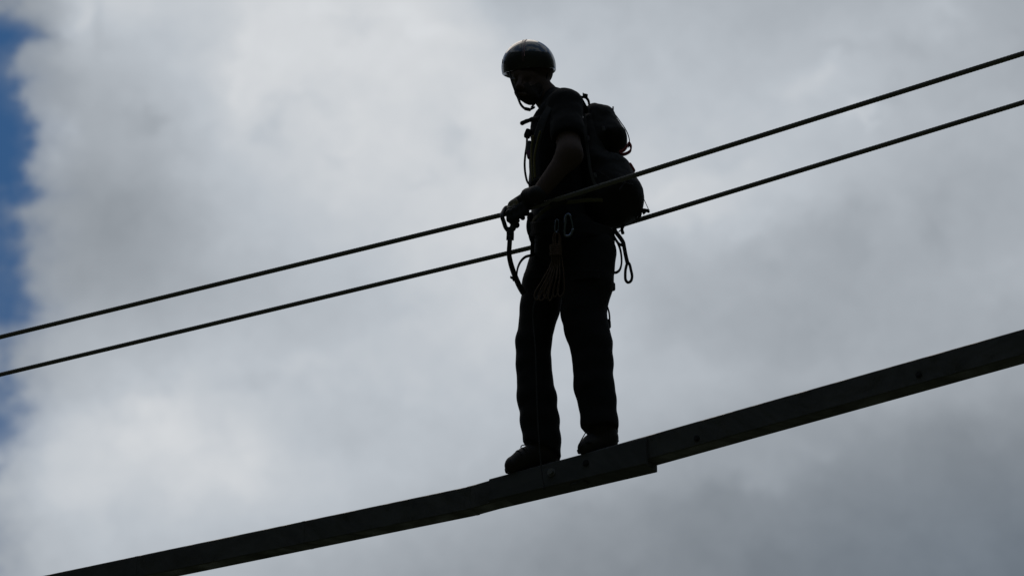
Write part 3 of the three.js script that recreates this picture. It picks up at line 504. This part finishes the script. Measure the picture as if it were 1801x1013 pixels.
  part('sternum_strap', solid([Q(950, 207, 0.11, 4.2, 936, 210, 0.06, 4), Q(936, 210, 0.06, 4, 926, 213, 0.05, 3.2), Q(926, 213, 0.05, 3.4, 918.5, 216.5, 0.05, 4.1)], 0.002, 0.006), M.strap, t, 'loose end of the sternum strap standing off the chest');
  const sb = new RoundedBoxGeometry(0.026, 0.036, 0.03, 3, 0.007); sb.rotateZ(-0.35); sb.translate(...pt(928.5, 235, 0.05).toArray()); part('sternum_buckle', sb, M.strap, t);
  part('drinking_tube', [cord([pt(927, 240, 0.05), pt(926.5, 255, 0.05), pt(924, 272, 0.05), pt(922.8, 290, 0.05), pt(924.5, 308, 0.05), pt(929, 322, 0.06), pt(938, 330, 0.06)], 0.0045)], M.strap, t);
  part('chest_tag', [solid([Q(931, 252, 0.06, 5, 930.5, 266, 0.06, 5.5)], 0.003, 0.01)], M.greyStrap, t); part('chest_tag', [solid([Q(930.5, 268, 0.062, 5, 932, 276, 0.062, 5)], 0.003, 0.01)], M.violet, t, 'violet tag on the shoulder strap');
  part('compression_strap', [cord([pt(1129.5, 342, 0), pt(1135, 355, 0), pt(1140, 366, 0), pt(1143, 373, 0)], 0.0015, false, 0, 6), webbing([pt(1126, 372, 0), pt(1132, 369.5, 0), pt(1138, 370.5, 0), pt(1142.5, 372, 0)], 0.02, 0.004, V(0, 0.2, 1)), webbing([pt(1124, 384, 0), pt(1127, 378, 0), pt(1128, 374, 0)], 0.014, 0.008, V(0, 0.1, 1)), cord([pt(1119, 383, 0), pt(1121, 377, 0), pt(1126, 370, 0)], 0.003)], M.strap, t);
  const fin = new THREE.Shape([[0, 0], [0.03, -0.004], [0.012, -0.024]].map(p => new THREE.Vector2(...p))), fg = new THREE.ExtrudeGeometry(fin, { depth: 0.012, bevelEnabled: true, bevelSize: 0.001, bevelThickness: 0.001, bevelSegments: 1 }); fg.translate(...pt(1127, 368.5, -0.006).toArray()); part('strap_buckle', fg, M.strap, t);
  part('strap_tail', [webbing([pt(1097, 396, 0.02), pt(1094, 403, 0.02), pt(1096, 411, 0.02)], 0.014, 0.012, V(0, 0.1, 1)), cord([pt(1094, 404, 0.02), pt(1090, 406, 0.02), pt(1089, 407.5, 0.02)], 0.0025)], M.strap, t);
}

// ---------------------------------------------------------------- harness, lanyards, carabiners, rope
{
  const base = B(1000, 430, 0), pt = (x, y, s) => B(x, y, s).sub(base), t = thing('climbing_harness', 'black sit harness round the walker\'s waist and thighs, with webbing gear loops', 'harness', base);
  const ring = (pts, w, th) => webbing(pts.map(p => pt(...p)), w, th, V(0, 1, 0), true);
  part('waist_belt', ring([[932, 406, 0.0], [945, 402, 0.13], [985, 400, 0.195], [1040, 402, 0.17], [1078, 418, 0.04], [1062, 440, -0.12], [1000, 450, -0.19], [948, 432, -0.13]], 0.058, 0.012), M.shirt, t);
  part('leg_loop', ring([[922, 490, -0.05], [937, 482, 0.02], [965, 484, 0.045], [992, 496, 0.0], [985, 512, -0.12], [945, 512, -0.15]], 0.038, 0.006), M.shirt, t);
  part('leg_loop', ring([[996, 500, 0.06], [1012, 486, 0.145], [1045, 482, 0.165], [1073, 492, 0.08], [1074, 508, -0.02], [1030, 515, -0.05]], 0.038, 0.006), M.shirt, t);
  part('gear_loop', [webbing([pt(1086, 425, 0.04), pt(1091, 438, 0.05), pt(1093.3, 452, 0.05), pt(1093, 466, 0.05), pt(1089.5, 475.5, 0.05), pt(1084, 479.3, 0.045), pt(1077, 479, 0.04)], 0.012, 0.0075, V(0, 0.1, 1))], M.strap, t);
  part('gear_loop', [webbing([pt(941, 447, 0.02), pt(932, 449.5, 0.03), pt(924, 452, 0.04), pt(916.5, 459, 0.05), pt(911, 470, 0.06), pt(909, 482, 0.07), pt(909.5, 490, 0.075)], 0.013, 0.0068, V(0, 0.15, 1))], M.strap, t);
  part('strap_tail', [webbing([pt(1077, 470, 0.05), pt(1078.5, 485, 0.05), pt(1078.5, 497, 0.05), pt(1079.5, 505, 0.05)], 0.014, 0.007, V(0, 0, 1)), solid([{ a: pt(1078.8, 500, 0.05), b: pt(1079, 508.5, 0.05), ra: 0.0085 }], 0.003, 0.01)], M.strap, t);
  part('strap_tail', [cord([pt(1068, 538, 0.06), pt(1071.5, 550, 0.06), pt(1072.5, 562, 0.06), pt(1071.5, 572, 0.06)], 0.0035), solid([{ a: pt(1069.5, 566, 0.06), b: pt(1070, 574, 0.06), ra: 0.0115 }], 0.003, 0.01)], M.strap, t);
  part('tie_in_loop', [cord([pt(934, 376, 0.06), pt(931, 384, 0.06), pt(929, 398, 0.06), pt(931, 410, 0.06), pt(936, 420, 0.06), pt(936, 446, 0.04)], 0.008), cord([pt(935.5, 378, 0.06), pt(934, 392, 0.05), pt(936, 410, 0.04)], 0.006), cord([pt(928.5, 379, 0.06), pt(927.2, 383, 0.06), pt(929, 387, 0.06)], 0.0015, false, 0, 6)], M.strap, t);
}
const ringTube = (pts, r) => cord(pts, r, true, 48, 10);
{ // lanyard clipped to the near cable
  const cs = x => onPlane(x, cableNear(x), GAP).z - FOOT.z;
  const base = B(897, 420, cs(895) + 0.02), pt = (x, y, s) => B(x, y, s).sub(base), s = cs(893) + 0.03;
  const t = thing('lanyard', 'black webbing lanyard clipped to the upper cable under the gloved hand', 'lanyard', base, undefined);
  const frame = part('carabiner', ringTube([pt(891, 365, s - 0.03), pt(885.5, 372, s - 0.015), pt(883, 380, s - 0.0), pt(886, 390, s), pt(890, 401, s), pt(896, 406.5, s), pt(902.5, 403, s), pt(904.5, 393, s - 0.005), pt(902, 380, s - 0.03), pt(897, 368, s - 0.045)], 0.0088), M.darkMetal, t);
  part('gate_sleeve', cord([pt(903.5, 384, s - 0.012), pt(904, 393, s - 0.004), pt(901.5, 402, s)], 0.0135), mat([0.05, 0.042, 0.03], 0.7), frame);
  part('swivel', [webbing([pt(896.5, 400, s + 0.002), pt(897.5, 410, s + 0.002), pt(897, 422, s)], 0.012, 0.030, V(0, 0, 1))], M.darkMetal, t);
  const hole = new THREE.CylinderGeometry(0.0042, 0.0042, 0.014, 14); hole.rotateX(Math.PI / 2); hole.translate(...pt(896, 417, s + 0.001).toArray()); part('rivet', hole, M.metal, t);
  part('webbing', [webbing([pt(897, 418, s), pt(896, 432, s), pt(895.3, 446, s - 0.01), pt(898, 462, s - 0.03), pt(903, 478, s - 0.05), pt(908.5, 492, s - 0.07), pt(914, 504, s - 0.09), pt(921, 516, s - 0.11)], 0.02, 0.0185, V(0, 0.1, 1))], M.strap, t);
  part('label_tag', [webbing([pt(904.5, 490, s - 0.06), pt(901, 489, s - 0.06), pt(897.5, 487, s - 0.06)], 0.016, 0.003, V(0, 0.2, 1)), webbing([pt(904.5, 491, s - 0.06), pt(902, 492.5, s - 0.06)], 0.016, 0.008, V(0, 0.2, 1))], M.strap, t);
}
{ // lanyard hanging behind the hip
  const base = B(1092, 430, 0.05), pt = (x, y, s = 0.05) => B(x, y, s).sub(base), t = thing('lanyard', 'slack black lanyard with an empty carabiner hanging behind the walker\'s hip', 'lanyard', base);
  part('webbing', [webbing([pt(1080, 401), pt(1084, 409), pt(1091, 418), pt(1096.5, 427), pt(1098.5, 437), pt(1101, 450), pt(1104, 463)], 0.014, 0.0145, V(0, 0, 1)), webbing([pt(1071, 403), pt(1078, 412), pt(1083, 421), pt(1089, 429), pt(1097, 432)], 0.014, 0.008, V(0, 0, 1))], M.strap, t);
  part('carabiner', ringTube([pt(1104.5, 462), pt(1101, 472), pt(1100, 484), pt(1101, 493), pt(1105, 497), pt(1110, 494), pt(1112, 486), pt(1110, 475), pt(1107, 464)], 0.0058), M.darkMetal, t);
}
function snapHook(label, pts, r, m) {
  const base = B(pts[0][0], pts[0][1], pts[0][2]), q = pts.map(p => B(...p).sub(base)), t = thing('carabiner', label, 'carabiner', base);
  part('body', cord(q.slice(0, -1), r, false, 40, 10), m, t); part('gate', cord([q[q.length - 2], q[q.length - 1], q[0]], r * 0.72, false, 16, 8), m, t);
}
snapHook('shiny steel carabiner on the harness, right of the rope hank', [[1003, 380, 0.225], [999, 376.5, 0.225], [995.5, 380, 0.225], [994.5, 392, 0.225], [993, 408, 0.225], [995, 415, 0.225], [1002, 414, 0.225], [1008, 404, 0.225], [1006.5, 393, 0.225]], 0.0056, M.metal);
snapHook('small steel carabiner from which the rope hank hangs', [[982, 388, 0.215], [979.5, 386, 0.215], [977.5, 390, 0.215], [976.5, 400, 0.215], [977, 407, 0.215], [979.5, 409, 0.215], [981.5, 405, 0.215], [982.5, 396, 0.215]], 0.0030, M.metal);
{
  const base = B(975, 410, 0.2), pt = (x, y, s = 0.2) => B(x, y, s).sub(base), t = thing('rope_hank', 'small bundle of rust brown cord hanging in loops at the walker\'s thigh', 'rope', base);
  const r = rng(5), loops = [];
  for (let i = 0; i < 6; i++) { const u = i / 5, x = lerp(942, 984, u) + 3 * (r() - 0.5), y = 527 + 5 * (r() - 0.5) - 10 * Math.abs(u - 0.5) * r(), a = lerp(971, 985, u), w = 4 + 5 * r(); loops.push(cord([pt(a, 443, 0.205 + 0.004 * r()), pt(a - 1, 462, 0.2), pt(lerp(a, x, 0.55), 490, 0.195 + 0.02 * r()), pt(x - w * 0.4, y - 8, 0.19), pt(x + 1, y + 1, 0.19), pt(x + w, y - 6, 0.185), pt(lerp(a, x, 0.5) + w, 488, 0.18 + 0.02 * r()), pt(a + 2, 446, 0.19)], 0.0029, false, 40, 6)); }
  part('strand', loops, M.rope, t);
  const wraps = []; for (let i = 0; i < 6; i++) wraps.push(cord([pt(968, 433 + i * 3.2, 0.2), pt(971, 431 + i * 3.2, 0.222), pt(980, 430.5 + i * 3.2, 0.226), pt(987, 432 + i * 3.2, 0.21), pt(985, 434 + i * 3.2, 0.185), pt(974, 435 + i * 3.2, 0.18)], 0.0036, true, 24, 6)); part('wrap', wraps, M.rope, t);
  part('top_loop', [cord([pt(974, 434), pt(973, 418), pt(977, 408), pt(982, 410), pt(984, 420), pt(982, 434)], 0.004, false, 30, 6), cord([pt(978, 434), pt(976.5, 420), pt(979, 409), pt(983.5, 413), pt(986, 424), pt(985, 434)], 0.004, false, 30, 6)], M.rope, t);
}
{ // thin cord hanging from the hank past the beam
  const base = B(938, 532, 0.16), pt = (x, y, s = 0.16) => B(x, y, s).sub(base), t = thing('thin_cord', 'thin dark grey cord hanging straight down the front trouser leg past the beam', 'cord', base);
  part('strand', [cord([pt(953, 512), pt(939, 535), pt(942, 620), pt(946, 740), pt(952, 822), pt(957, 856)], 0.0028, false, 60, 6)], mat([0.035, 0.035, 0.037], 0.9), t); part('end_knot', solid([{ a: pt(957, 855), b: pt(957.5, 859), ra: 0.005 }], 0.002, 0.005), mat([0.03, 0.03, 0.032], 0.9), t);
}
renderer.render(scene, camera);
